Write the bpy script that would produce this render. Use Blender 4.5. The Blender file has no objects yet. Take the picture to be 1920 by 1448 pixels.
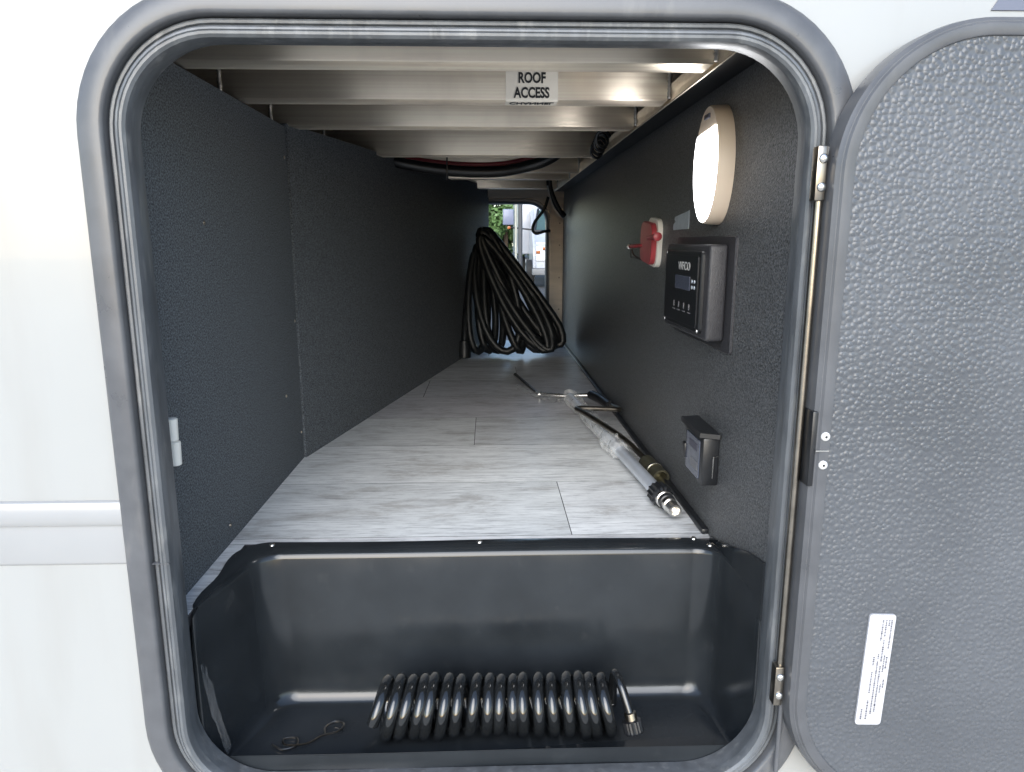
import bpy, bmesh, math, random
from mathutils import Vector, Matrix
R = math.radians
random.seed(7)
S = bpy.context.scene
COL = S.collection

# ------------------------------------------------------------------ camera
cam = bpy.data.cameras.new('camera'); camo = bpy.data.objects.new('camera', cam); COL.objects.link(camo)
camo.location = (0, -0.8, 0.46)
camo.rotation_euler = (R(90 - 11.4), 0, R(-1.9))
cam.sensor_width = 36; cam.lens = 1330 / 1920 * 36
cam.clip_start = 0.02; cam.clip_end = 800
S.camera = camo

# ------------------------------------------------------------------ sky, sun, exposure
SUN_EL, SUN_AZ = 29, 190         # azimuth from +Y towards +X; bright hazy overcast from behind the camera
w = bpy.data.worlds.new('World'); S.world = w; w.use_nodes = True
nt = w.node_tree; bg = nt.nodes['Background']
sky = nt.nodes.new('ShaderNodeTexSky'); sky.sky_type = 'NISHITA'; sky.sun_disc = False
sky.sun_elevation = R(SUN_EL); sky.sun_rotation = R(SUN_AZ); sky.air_density = 1.0; sky.dust_density = 1.0
nt.links.new(sky.outputs[0], bg.inputs[0]); bg.inputs[1].default_value = 0.15
sl = bpy.data.lights.new('sun', 'SUN'); sl.energy = 1.5; sl.angle = R(55); sl.color = (0.94, 0.975, 1.0)
so = bpy.data.objects.new('sun', sl); COL.objects.link(so)
sd = Vector((math.sin(R(SUN_AZ)) * math.cos(R(SUN_EL)), math.cos(R(SUN_AZ)) * math.cos(R(SUN_EL)), math.sin(R(SUN_EL))))
so.rotation_euler = (-sd).to_track_quat('-Z', 'Y').to_euler(); so.location = (0, 0, 30)
S.view_settings.view_transform = 'Standard'; S.view_settings.look = 'None'
S.view_settings.exposure = 1.38; S.view_settings.gamma = 1; S.view_settings.use_curve_mapping = False
S.render.engine = 'CYCLES'
S.cycles.max_bounces = 10; S.cycles.diffuse_bounces = 6; S.cycles.glossy_bounces = 5; S.cycles.transparent_max_bounces = 12
S.cycles.caustics_reflective = False; S.cycles.caustics_refractive = False

# ------------------------------------------------------------------ materials
def mat(name, col, rough=0.5, metal=0.0, var=0.0, vscale=(8, 8, 8), bump=0.0, bscale=200, bstretch=(1, 1, 1), btype='noise',
        spec=0.5, coat=0.0, rvar=0.0, emit=0, alpha=1.0, trans=0.0, dirt_or_sheen=None, rand=0.0, bdist=0.001, detail=4):
    m = bpy.data.materials.new(name); m.use_nodes = True
    n = m.node_tree.nodes; l = m.node_tree.links; b = n['Principled BSDF']
    b.inputs['Base Color'].default_value = (*col, 1); b.inputs['Roughness'].default_value = rough
    b.inputs['Metallic'].default_value = metal; b.inputs['Specular IOR Level'].default_value = spec
    b.inputs['Coat Weight'].default_value = coat; b.inputs['Alpha'].default_value = alpha
    b.inputs['Transmission Weight'].default_value = trans
    if emit:
        b.inputs['Emission Color'].default_value = (*col, 1); b.inputs['Emission Strength'].default_value = emit
    tc = n.new('ShaderNodeTexCoord')
    def mapped(scale):
        mp = n.new('ShaderNodeMapping'); mp.inputs['Scale'].default_value = scale
        l.new(tc.outputs['Object'], mp.inputs[0])
        return mp.outputs[0]
    csock = None
    if var or rand or dirt_or_sheen:
        nz = n.new('ShaderNodeTexNoise'); nz.inputs['Scale'].default_value = 1; nz.inputs['Detail'].default_value = detail
        l.new(mapped(vscale), nz.inputs['Vector'])
        mx = n.new('ShaderNodeMix'); mx.data_type = 'RGBA'
        mx.inputs[6].default_value = (*[max(0, c * (1 - var)) for c in col], 1)
        mx.inputs[7].default_value = (*[min(1, c * (1 + var)) for c in col], 1)
        rp = n.new('ShaderNodeMapRange'); rp.inputs[1].default_value = 0.3; rp.inputs[2].default_value = 0.7
        l.new(nz.outputs[0], rp.inputs[0]); l.new(rp.outputs[0], mx.inputs[0])
        csock = mx.outputs[2]
        if rand:
            oi = n.new('ShaderNodeObjectInfo'); mr = n.new('ShaderNodeMapRange')
            mr.inputs[3].default_value = 1 - rand; mr.inputs[4].default_value = 1 + rand
            l.new(oi.outputs['Random'], mr.inputs[0])
            ml = n.new('ShaderNodeVectorMath'); ml.operation = 'SCALE'
            l.new(csock, ml.inputs[0]); l.new(mr.outputs[0], ml.inputs[3]); csock = ml.outputs[0]
        if dirt_or_sheen:
            dcol, dscale, lo, hi, amt = dirt_or_sheen
            nd = n.new('ShaderNodeTexNoise'); nd.inputs['Scale'].default_value = 1; nd.inputs['Detail'].default_value = 6
            l.new(mapped(dscale), nd.inputs['Vector'])
            dr = n.new('ShaderNodeMapRange'); dr.inputs[1].default_value = lo; dr.inputs[2].default_value = hi; dr.inputs[4].default_value = amt
            l.new(nd.outputs[0], dr.inputs[0])
            m2 = n.new('ShaderNodeMix'); m2.data_type = 'RGBA'; m2.inputs[7].default_value = (*dcol, 1)
            l.new(dr.outputs[0], m2.inputs[0]); l.new(csock, m2.inputs[6]); csock = m2.outputs[2]
        l.new(csock, b.inputs['Base Color'])
    if rvar:
        nr = n.new('ShaderNodeTexNoise'); nr.inputs['Scale'].default_value = 1; nr.inputs['Detail'].default_value = 5
        l.new(mapped(vscale), nr.inputs['Vector'])
        rr_ = n.new('ShaderNodeMapRange'); rr_.inputs[1].default_value = 0.3; rr_.inputs[2].default_value = 0.7
        rr_.inputs[3].default_value = max(0.02, rough - rvar); rr_.inputs[4].default_value = min(1, rough + rvar)
        l.new(nr.outputs[0], rr_.inputs[0]); l.new(rr_.outputs[0], b.inputs['Roughness'])
    if bump:
        if btype == 'voronoi':
            t = n.new('ShaderNodeTexVoronoi'); t.feature = 'SMOOTH_F1'; t.inputs['Smoothness'].default_value = 0.10; t.inputs['Randomness'].default_value = 0.85
        else:
            t = n.new('ShaderNodeTexNoise'); t.inputs['Detail'].default_value = 3
        t.inputs['Scale'].default_value = bscale
        vec = mapped(bstretch)
        if btype == 'voronoi':     # warp so the pebbles are uneven
            wn = n.new('ShaderNodeTexNoise'); wn.inputs['Scale'].default_value = bscale * 0.45
            l.new(vec, wn.inputs['Vector'])
            mw = n.new('ShaderNodeMix'); mw.data_type = 'VECTOR'; mw.inputs[0].default_value = 0.004
            l.new(vec, mw.inputs[4]); l.new(wn.outputs['Color'], mw.inputs[5]); vec = mw.outputs[1]
        l.new(vec, t.inputs['Vector'])
        bp = n.new('ShaderNodeBump'); bp.inputs['Strength'].default_value = bump; bp.inputs['Distance'].default_value = bdist
        hs = t.outputs[0]
        if btype == 'voronoi':
            mr_ = n.new('ShaderNodeMapRange'); mr_.interpolation_type = 'SMOOTHSTEP'
            mr_.inputs[1].default_value = 0.05; mr_.inputs[2].default_value = 0.80; mr_.inputs[3].default_value = 1; mr_.inputs[4].default_value = 0
            l.new(hs, mr_.inputs[0]); hs = mr_.outputs[0]
        l.new(hs, bp.inputs['Height']); l.new(bp.outputs[0], b.inputs['Normal'])
    return m

M = {}
M['gelcoat'] = mat('white_gelcoat', (0.315, 0.32, 0.315), 0.22, var=0.03, vscale=(3, 3, 3), coat=0.3, bump=0.05, bscale=14, bdist=0.004,
                   dirt_or_sheen=((0.27, 0.265, 0.25), (14, 14, 2.2), 0.48, 0.8, 0.6))
M['belt'] = mat('belt_white', (0.295, 0.30, 0.305), 0.25, var=0.03, coat=0.2)
M['frame'] = mat('black_frame_paint', (0.082, 0.085, 0.092), 0.32, var=0.12, vscale=(30, 30, 30), rvar=0.05, bump=0.12, bscale=900, bdist=0.0004,
                 dirt_or_sheen=((0.25, 0.24, 0.22), (40, 40, 12), 0.6, 0.9, 0.35))
M['rubber'] = mat('rubber_seal', (0.095, 0.102, 0.11), 0.36, var=0.25, vscale=(60, 60, 14), bump=0.25, bscale=320, bdist=0.0006,
                  dirt_or_sheen=((0.30, 0.30, 0.29), (90, 90, 20), 0.55, 0.8, 0.45))
M['liner'] = mat('black_liner_carpet', (0.092, 0.101, 0.110), 0.85, var=0.75, vscale=(420, 420, 420), bump=0.55, bscale=700, bdist=0.0012, spec=0.3, detail=2)
M['liner_gloss'] = mat('black_liner_embossed', (0.078, 0.081, 0.084), 0.42, var=0.8, vscale=(380, 380, 380), bump=0.8, bscale=420, bdist=0.0014, detail=2)
M['tub'] = mat('tub_abs', (0.018, 0.021, 0.024), 0.16, var=0.2, vscale=(12, 12, 12), rvar=0.05, bump=0.10, bscale=900, bdist=0.0005,
               dirt_or_sheen=((0.10, 0.10, 0.10), (26, 26, 26), 0.62, 0.9, 0.2))
M['alu'] = mat('mill_aluminium', (0.97, 0.83, 0.68), 0.42, metal=0.88, var=0.10, vscale=(2.0, 60, 240), rvar=0.05, bump=0.02, bscale=1.0, bstretch=(3, 300, 700), bdist=0.0005,
               dirt_or_sheen=((0.55, 0.46, 0.39), (7, 7, 3), 0.5, 0.75, 0.5))  # tan blotches painted into the colour imitate reflected bands along the beams
_n = M['alu'].node_tree; _t = _n.nodes.new('ShaderNodeTangent'); _t.direction_type = 'RADIAL'; _t.axis = 'X'
_n.links.new(_t.outputs[0], _n.nodes['Principled BSDF'].inputs['Tangent']); _n.nodes['Principled BSDF'].inputs['Anisotropic'].default_value = 0.9
M['weld'] = mat('weld_bead', (0.50, 0.48, 0.45), 0.4, metal=0.9, var=0.2, vscale=(200, 200, 200), bump=0.5, bscale=400)
M['steel'] = mat('zinc_steel', (0.70, 0.68, 0.64), 0.25, metal=1, var=0.1, vscale=(60, 60, 60))
M['darksteel'] = mat('dark_steel', (0.30, 0.27, 0.23), 0.28, metal=1, var=0.2, vscale=(50, 50, 50))
M['olive'] = mat('olive_steel', (0.16, 0.15, 0.10), 0.35, metal=0.8, var=0.2, vscale=(60, 60, 60))
M['silverpole'] = mat('pole_silver', (0.62, 0.66, 0.72), 0.35, metal=0.55, var=0.06, vscale=(40, 40, 40))
M['black'] = mat('black_plastic', (0.012, 0.013, 0.015), 0.35, var=0.2, vscale=(60, 60, 60), bump=0.1, bscale=700, bdist=0.0005)
M['blackrough'] = mat('black_textured_plastic', (0.03, 0.03, 0.034), 0.42, var=0.2, vscale=(300, 300, 300), bump=0.8, bscale=600, bdist=0.001)
M['cord'] = mat('cord_rubber', (0.010, 0.012, 0.014), 0.42, spec=0.35, var=0.3, vscale=(30, 30, 30))
M['coilhose'] = mat('coil_hose', (0.010, 0.011, 0.012), 0.10, var=0.2, vscale=(40, 40, 40), coat=0.4)
M['white'] = mat('white_plastic', (0.78, 0.76, 0.70), 0.4, var=0.05)
M['bezel'] = mat('lamp_bezel', (0.66, 0.55, 0.44), 0.45, var=0.06)
M['lens'] = mat('lamp_lens', (0.97, 0.98, 1.0), 0.4, emit=6.0)
M['paper'] = mat('label_paper', (0.44, 0.44, 0.46), 0.55, var=0.03)
M['signpaper'] = mat('sign_paper', (0.90, 0.83, 0.72), 0.5, var=0.05, vscale=(30, 30, 30))
M['ink'] = mat('ink', (0.02, 0.02, 0.022), 0.6)
M['greyink'] = mat('grey_ink', (0.06, 0.06, 0.08), 0.6)
M['greyink2'] = mat('dim_ink', (0.14, 0.14, 0.15), 0.6)
M['whiteink'] = mat('white_ink', (0.55, 0.55, 0.55), 0.6)
M['tag'] = mat('silver_tag', (0.38, 0.43, 0.48), 0.4, metal=0.2, var=0.1, vscale=(60, 60, 60))
M['red'] = mat('red_enamel', (0.34, 0.045, 0.055), 0.35, var=0.12, vscale=(50, 50, 50))
M['screen'] = mat('lcd_screen', (0.07, 0.08, 0.11), 0.15)
M['scrap'] = mat('thin_film', (0.6, 0.62, 0.64), 0.35, alpha=0.04, spec=0.1, bump=0.9, bscale=90, bdist=0.004)
M['film'] = mat('clear_film', (0.85, 0.87, 0.88), 0.06, alpha=0.25, bump=0.9, bscale=90, bdist=0.004)
M['wood'] = mat('tan_board', (0.72, 0.64, 0.55), 0.6, var=0.12, vscale=(6, 6, 40))
M['deck'] = mat('ceiling_deck', (0.16, 0.14, 0.12), 0.8, var=0.2, vscale=(5, 20, 5))
M['seam'] = mat('floor_underlay', (0.05, 0.05, 0.055), 0.8)
M['asphalt'] = mat('asphalt', (0.06, 0.06, 0.062), 0.9, var=0.2, vscale=(3, 3, 3), bump=0.4, bscale=60, bdist=0.01,
                   dirt_or_sheen=((0.04, 0.04, 0.04), (0.6, 0.6, 0.6), 0.5, 0.7, 0.5))
M['concrete'] = mat('pale_concrete', (0.48, 0.46, 0.42), 0.9, var=0.12, vscale=(1.5, 1.5, 1.5))
M['truckwhite'] = mat('truck_white', (0.42, 0.44, 0.48), 0.3, var=0.03, coat=0.4)
M['truckgrey'] = mat('truck_grey', (0.16, 0.165, 0.17), 0.5, var=0.1)
M['glass'] = mat('dark_glass', (0.05, 0.09, 0.09), 0.05, var=0.1)
M['mirror'] = mat('mirror_back', (0.16, 0.18, 0.26), 0.3, var=0.05)
M['orange'] = mat('orange_lens', (0.34, 0.10, 0.025), 0.2, var=0.05)
M['clearlens'] = mat('clear_lens', (0.7, 0.7, 0.7), 0.1, var=0.05)
M['tyre'] = mat('tyre', (0.02, 0.02, 0.02), 0.8, var=0.2)
M['post'] = mat('grey_post', (0.05, 0.053, 0.06), 0.5, var=0.1)
M['palepost'] = mat('pale_post', (0.45, 0.44, 0.38), 0.5, var=0.1)
M['bark'] = mat('bark', (0.10, 0.075, 0.055), 0.9, var=0.3, vscale=(8, 8, 2), bump=0.5, bscale=20, bdist=0.02)
M['decal'] = mat('dark_decal', (0.12, 0.13, 0.17), 0.3, var=0.05)

def leafmat():
    m = mat('leaf', (0.075, 0.14, 0.045), 0.55, var=0.5, vscale=(1.3, 1.3, 1.3))
    b = m.node_tree.nodes['Principled BSDF']; b.inputs['Subsurface Weight'].default_value = 0
    return m
M['leaf'] = leafmat()

def plankmat():
    m = bpy.data.materials.new('grey_vinyl_plank'); m.use_nodes = True
    n = m.node_tree.nodes; l = m.node_tree.links; b = n['Principled BSDF']
    tc = n.new('ShaderNodeTexCoord'); oi = n.new('ShaderNodeObjectInfo')
    off = n.new('ShaderNodeVectorMath'); off.operation = 'SCALE'; off.inputs[0].default_value = (37, 53, 11)
    l.new(oi.outputs['Random'], off.inputs[3])
    add = n.new('ShaderNodeVectorMath'); add.operation = 'ADD'
    l.new(tc.outputs['Object'], add.inputs[0]); l.new(off.outputs[0], add.inputs[1])
    def noise(scale, det, dist=0.0, rough=0.55):
        mp = n.new('ShaderNodeMapping'); mp.inputs['Scale'].default_value = scale
        l.new(add.outputs[0], mp.inputs[0])
        z = n.new('ShaderNodeTexNoise'); z.inputs['Scale'].default_value = 1; z.inputs['Detail'].default_value = det
        z.inputs['Distortion'].default_value = dist; z.inputs['Roughness'].default_value = rough
        l.new(mp.outputs[0], z.inputs['Vector']); return z.outputs[0]
    def ramp(fac, stops):
        r = n.new('ShaderNodeValToRGB'); e = r.color_ramp.elements
        e[0].position, e[0].color = stops[0][0], (*stops[0][1], 1); e[1].position, e[1].color = stops[-1][0], (*stops[-1][1], 1)
        for p, c in stops[1:-1]:
            x = e.new(p); x.color = (*c, 1)
        l.new(fac, r.inputs[0]); return r.outputs[0]
    def mul(a, c):
        x = n.new('ShaderNodeMix'); x.data_type = 'RGBA'; x.blend_type = 'MULTIPLY'; x.inputs[0].default_value = 1
        l.new(a, x.inputs[6]); l.new(c, x.inputs[7]); return x.outputs[2]
    grain = ramp(noise((22, 330, 1), 6, 0.2, 0.68), [(0.36, (0.52, 0.52, 0.53)), (0.45, (0.90, 0.90, 0.90)), (0.6, (1, 1, 1))])
    line = ramp(noise((6, 110, 1), 5, 0.5), [(0.32, (0.74, 0.74, 0.75)), (0.42, (0.96, 0.96, 0.96)), (0.6, (1, 1, 1))])
    blot = ramp(noise((7, 17, 1), 9, 0.3, 0.74), [(0.37, (0.56, 0.555, 0.545)), (0.47, (0.75, 0.765, 0.77)), (0.62, (0.88, 0.895, 0.90))])
    cr = oi.outputs['Color']
    l.new(mul(mul(mul(blot, grain), line), cr), b.inputs['Base Color'])
    b.inputs['Roughness'].default_value = 0.34; b.inputs['Specular IOR Level'].default_value = 0.45
    bp = n.new('ShaderNodeBump'); bp.inputs['Strength'].default_value = 0.25; bp.inputs['Distance'].default_value = 0.0006
    l.new(grain, bp.inputs['Height']); l.new(bp.outputs[0], b.inputs['Normal'])
    return m
M['plank'] = plankmat()
M['pebble'] = mat('pebbled_door_skin', (0.078, 0.084, 0.094), 0.32, var=0.14, vscale=(5, 5, 5), rvar=0.07, btype='voronoi', bump=0.8, bscale=165, bdist=0.0012, detail=3)

# ------------------------------------------------------------------ mesh helpers
def link(me, name, m, parent=None, smooth=None):
    o = bpy.data.objects.new(name, me); COL.objects.link(o)
    if m is not None and not me.materials: me.materials.append(M[m] if isinstance(m, str) else m)
    if parent is not None: o.parent = parent
    if smooth:
        for p in me.polygons: p.use_smooth = True
        me.set_sharp_from_angle(angle=R(smooth))
    return o
def fin(bm, name, m, parent=None, smooth=35, recalc=True):
    if recalc: bmesh.ops.recalc_face_normals(bm, faces=bm.faces)
    me = bpy.data.meshes.new(name); bm.to_mesh(me); bm.free()
    return link(me, name, m, parent, smooth)
def tag(o, label=None, cat=None, group=None, kind=None):
    if label: o['label'] = label
    if cat: o['category'] = cat
    if group: o['group'] = group
    if kind: o['kind'] = kind
    return o
def empty(name, loc, label, cat, group=None):
    o = bpy.data.objects.new(name, None); COL.objects.link(o); o.location = loc; o.empty_display_size = 0.05
    tag(o, label, cat, group); return o
def put(o, parent):            # parent but keep world coordinates given in the mesh
    o.parent = parent; o.matrix_parent_inverse = Matrix.Translation(-Vector(parent.location)); return o
def add_box(bm, x0, x1, y0, y1, z0, z1, bev=0.0, seg=2):
    v = [bm.verts.new(p) for p in ((x0,y0,z0),(x1,y0,z0),(x1,y1,z0),(x0,y1,z0),(x0,y0,z1),(x1,y0,z1),(x1,y1,z1),(x0,y1,z1))]
    fs = [bm.faces.new([v[i] for i in f]) for f in ((0,3,2,1),(4,5,6,7),(0,1,5,4),(1,2,6,5),(2,3,7,6),(3,0,4,7))]
    if bev:
        es = list({e for f in fs for e in f.edges})
        bmesh.ops.bevel(bm, geom=es, offset=bev, segments=seg, affect='EDGES', profile=0.5)
def box(name, x0, x1, y0, y1, z0, z1, m, parent=None, bev=0.0, seg=2):
    bm = bmesh.new(); add_box(bm, x0, x1, y0, y1, z0, z1, bev, seg)
    o = fin(bm, name, m, None, 40)
    if parent is not None: put(o, parent)
    return o
def catmull(pts, n=8, closed=False):
    P = [Vector(p) for p in pts]; out = []
    k = len(P); rng = k if closed else k - 1
    for i in range(rng):
        p1, p2 = P[i], P[(i + 1) % k]
        p0 = P[(i - 1) % k] if closed or i > 0 else p1 * 2 - p2
        p3 = P[(i + 2) % k] if closed or i + 2 < k else p2 * 2 - p1
        for j in range(n):
            t = j / n
            out.append(0.5 * ((2 * p1) + (p2 - p0) * t + (2 * p0 - 5 * p1 + 4 * p2 - p3) * t * t + (3 * p1 - p0 - 3 * p2 + p3) * t ** 3))
    if not closed: out.append(P[-1])
    return out
def add_tube(bm, pts, r, seg=10, cap=True, closed=False, rad=None):
    P = [Vector(p) for p in pts]; n = len(P)
    t0 = (P[1] - P[0]).normalized(); up = Vector((0, 0, 1)) if abs(t0.z) < 0.9 else Vector((1, 0, 0))
    nrm = (up - t0 * up.dot(t0)).normalized(); rings = []
    for i in range(n):
        a = P[(i - 1) % n] if (closed or i > 0) else P[i]; b = P[(i + 1) % n] if (closed or i < n - 1) else P[i]
        t = (b - a).normalized(); nrm = (nrm - t * nrm.dot(t)).normalized(); bi = t.cross(nrm)
        rr = rad(i, n) if rad else r
        rings.append([bm.verts.new(P[i] + (nrm * math.cos(2*math.pi*k/seg) + bi * math.sin(2*math.pi*k/seg)) * (rr(k) if callable(rr) else rr)) for k in range(seg)])
    for i in range(n if closed else n - 1):
        A, B = rings[i], rings[(i + 1) % n]
        for k in range(seg): bm.faces.new((A[k], A[(k+1) % seg], B[(k+1) % seg], B[k]))
    if cap and not closed:
        bm.faces.new(rings[0][::-1]); bm.faces.new(rings[-1])
def tube(name, pts, r, m, parent=None, seg=10, closed=False, rad=None, smooth=50):
    bm = bmesh.new(); add_tube(bm, pts, r, seg, True, closed, rad)
    o = fin(bm, name, m, None, smooth)
    if parent is not None: put(o, parent)
    return o
def add_lathe(bm, p, axis, prof, seg=20, gear=0.0):   # prof: (distance along axis, radius)
    p = Vector(p); a = Vector(axis).normalized(); u = a.orthogonal().normalized(); v = a.cross(u); rings = []
    for s, r in prof:
        rings.append([bm.verts.new(p + a * s + (u * math.cos(2*math.pi*k/seg) + v * math.sin(2*math.pi*k/seg)) * max(1e-5, r * (1 - (gear if k % 2 else 0)))) for k in range(seg)])
    for A, B in zip(rings, rings[1:]):
        for k in range(seg): bm.faces.new((A[k], A[(k+1) % seg], B[(k+1) % seg], B[k]))
    bm.faces.new(rings[0][::-1]); bm.faces.new(rings[-1])
def lathe(name, p, axis, prof, m, parent=None, seg=20, gear=0.0, smooth=40):
    bm = bmesh.new(); add_lathe(bm, p, axis, prof, seg, gear)
    o = fin(bm, name, m, None, smooth)
    if parent is not None: put(o, parent)
    return o
def rrect(x0, x1, z0, z1, r, n=12):
    out = []
    for cx, cz, a0 in ((x1-r, z0+r, -90), (x1-r, z1-r, 0), (x0+r, z1-r, 90), (x0+r, z0+r, 180)):
        for i in range(n + 1):
            a = R(a0 + 90 * i / n); out.append((cx + r*math.cos(a), cz + r*math.sin(a), math.cos(a), math.sin(a)))
    return out
def ring(name, loop, prof, m, parent=None, smooth=50, y=0.0):   # prof: (offset outward, y)
    bm = bmesh.new(); L = []
    for d, yy in prof: L.append([bm.verts.new((x + nx*d, y + yy, z + nz*d)) for x, z, nx, nz in loop])
    k = len(loop)
    for A, B in zip(L, L[1:]):
        for i in range(k): bm.faces.new((A[i], A[(i+1) % k], B[(i+1) % k], B[i]))
    o = fin(bm, name, m, None, smooth)
    if parent is not None: put(o, parent)
    return o
def holed_wall(name, x0, x1, z0, z1, loop, y, m, thick=0.0):
    bm = bmesh.new()
    def mk(pts):
        vs = [bm.verts.new(p) for p in pts]; return [bm.edges.new((vs[i], vs[(i+1) % len(vs)])) for i in range(len(vs))]
    e = mk([(x0, y, z0), (x1, y, z0), (x1, y, z1), (x0, y, z1)]) + mk([(x, y, z) for x, z, _, _ in loop])
    bmesh.ops.triangle_fill(bm, edges=e, use_beauty=True, use_dissolve=False)
    if thick:
        g = bmesh.ops.extrude_face_region(bm, geom=list(bm.faces))
        bmesh.ops.translate(bm, vec=(0, thick, 0), verts=[v for v in g['geom'] if isinstance(v, bmesh.types.BMVert)])
    return fin(bm, name, m, None, 30)
def text(name, body, size, org, xd, yd, m, parent=None, sx=1.0, bold=0.0, ext=0.0002, align='CENTER', space=1.0):
    c = bpy.data.curves.new(name, 'FONT'); c.body = body; c.size = size; c.align_x = align; c.align_y = 'CENTER'
    c.space_character = space; c.extrude = ext; c.offset = bold; c.resolution_u = 3
    t = bpy.data.objects.new(name + '_tmp', c); COL.objects.link(t)
    me = bpy.data.meshes.new_from_object(t.evaluated_get(bpy.context.evaluated_depsgraph_get()))
    bpy.data.objects.remove(t); bpy.data.curves.remove(c)
    xd, yd = Vector(xd).normalized(), Vector(yd).normalized(); zd = xd.cross(yd)
    org = Vector(org)
    for v in me.vertices: v.co = org + xd * (v.co.x * sx) + yd * v.co.y + zd * v.co.z
    me.materials.clear(); o = link(me, name, m)
    if parent is not None: put(o, parent)
    return o

# ------------------------------------------------------------------ the place: ground, vehicle shell
GZ = -0.86
g = box('ground', -150, 150, -60, 300, GZ - 0.3, GZ, 'asphalt'); tag(g, kind='structure')
pd = box('bounce_pavement', -30, 30, -16, 7.5, GZ - 0.1, GZ + 0.015, 'concrete'); tag(pd, kind='structure')  # unseen pale pad, added to bounce light into the bay
rd = box('road', -80, 80, 34, 57, GZ - 0.1, GZ + 0.02, 'concrete'); tag(rd, kind='structure')

OX0, OX1, OZ0, OZ1, ORAD = -0.376, 0.347, -0.222, 0.665, 0.095
opening = rrect(OX0, OX1, OZ0, OZ1, ORAD, 14)
hole = rrect(OX0 - 0.03, OX1 + 0.03, OZ0 - 0.03, OZ1 + 0.03, ORAD + 0.03, 14)
WX0, WX1, WTOP, FARY = -2.6, 3.4, 2.6, 2.60
sw = holed_wall('side_wall', WX0, WX1, -0.42, WTOP, hole, 0.0, 'gelcoat', 0.028); tag(sw, kind='structure')
bm = bmesh.new()
L1 = [(-0.0005, 0.166), (-0.006, 0.165), (-0.0085, 0.160), (-0.0085, 0.142), (-0.006, 0.137), (-0.0028, 0.136), (-0.0028, 0.090), (-0.0018, 0.087), (-0.0005, 0.086)]
for xa, xb in ((WX0, OX0 - 0.050), (OX1 + 0.050, WX1)):
    A = [bm.verts.new((xa, y, z)) for y, z in L1]; B = [bm.verts.new((xb, y, z)) for y, z in L1]
    for i in range(len(L1) - 1): bm.faces.new((A[i], B[i], B[i+1], A[i+1]))
fin(bm, 'belt_moulding', 'belt', sw, 40)
fopen = rrect(-0.45, 0.279, -0.205, 0.645, 0.09, 12)
fw = holed_wall('wall_far', WX0, WX1, -0.42, WTOP, fopen, FARY, 'wood', 0.03); tag(fw, kind='structure')
rf = box('roof', WX0, WX1, -0.03, FARY + 0.06, WTOP, WTOP + 0.05, 'gelcoat'); tag(rf, kind='structure')
for n_, xa, xb in (('wall_end', WX0 - 0.03, WX0), ('wall_end', WX1, WX1 + 0.03)):
    e_ = box(n_, xa, xb, 0, FARY, -0.42, WTOP, 'gelcoat'); tag(e_, kind='structure')
bl = box('belly', WX0, WX1, 0.03, FARY - 0.002, -0.42, -0.40, 'black'); tag(bl, kind='structure')
# far exterior skin of the far wall
fs_ = holed_wall('wall_far_skin', WX0, WX1, -0.42, WTOP, fopen, FARY + 0.032, 'gelcoat', 0.006); tag(fs_, kind='structure')
dec = bmesh.new()
dv = [(0.535, 0.702), (0.60, 0.702), (0.86, 0.80), (0.62, 0.84)]
vs = [dec.verts.new((x, -0.0015, z)) for x, z in dv] + [dec.verts.new((x, -0.0003, z)) for x, z in dv]
dec.faces.new(vs[:4]); dec.faces.new(vs[4:][::-1])
for i in range(4): dec.faces.new((vs[i], vs[4+i], vs[4+(i+1) % 4], vs[(i+1) % 4]))
fin(dec, 'decal_stripe', 'decal', sw, 30)

# ------------------------------------------------------------------ bay interior
XL, XR, ZT = -0.405, 0.352, 0.690
fl = box('floor', XL - 0.02, XR + 0.002, 0.262, FARY - 0.001, -0.020, -0.0035, 'seam'); tag(fl, kind='structure')
bm = bmesh.new(); add_box(bm, XL - 0.02, -0.3835, 0.0325, 0.262, -0.020, -0.0035); put(fin(bm, 'floor_edge', 'seam'), fl)
rows = [0.246, 0.267, 0.527, 0.790, 1.056, 1.320, 1.584, 1.848, 2.112, 2.376, FARY - 0.003]
joints = {1: [0.132], 2: [], 3: [-0.035], 4: [], 5: [-0.20], 6: [0.10], 7: [], 8: [0.0], 9: [0.12]}
def plank(x0, x1, y0, y1, tint=(1, 1, 1)):
    gx = 0.0007; cx, cy = (x0+x1)/2, (y0+y1)/2
    bm = bmesh.new(); add_box(bm, x0+gx-cx, x1-gx-cx, y0+gx-cy, y1-gx-cy, -0.0034, 0.0)
    o = fin(bm, 'plank', 'plank', fl, 30); o.location = (cx, cy, 0); o.color = (*tint, 1)
    o.data.materials.append(M['seam'])
    for p in o.data.polygons:
        if abs(p.normal.z) < 0.5: p.material_index = 1
for i in range(len(rows) - 1):
    xs = [XL - 0.018] + joints.get(i, []) + [XR]
    for q_, (a, b) in enumerate(zip(xs, xs[1:])):
        plank(a, b, rows[i], rows[i+1], {1: ((0.90, 0.905, 0.90), (1.0, 1.0, 1.0)), 2: ((1.0, 1.0, 0.99),), 3: ((0.90, 0.90, 0.89), (0.84, 0.84, 0.84)), 4: ((0.80, 0.78, 0.80),), 5: ((0.84, 0.82, 0.83), (0.78, 0.77, 0.79))}.get(i, ((0.92, 0.91, 0.91), (0.85, 0.85, 0.86)))[q_])
plank(XL - 0.018, -0.3805, 0.0325, 0.246)

# walls
put(box('floor_filler', XL - 0.02, -0.3845, 0.0312, 0.246, -0.30, -0.0202, 'black'), fl)
lw = box('wall_left', XL - 0.02, XL, 0.028, 0.706, -0.002, 0.688, 'liner'); tag(lw, kind='structure')

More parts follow.
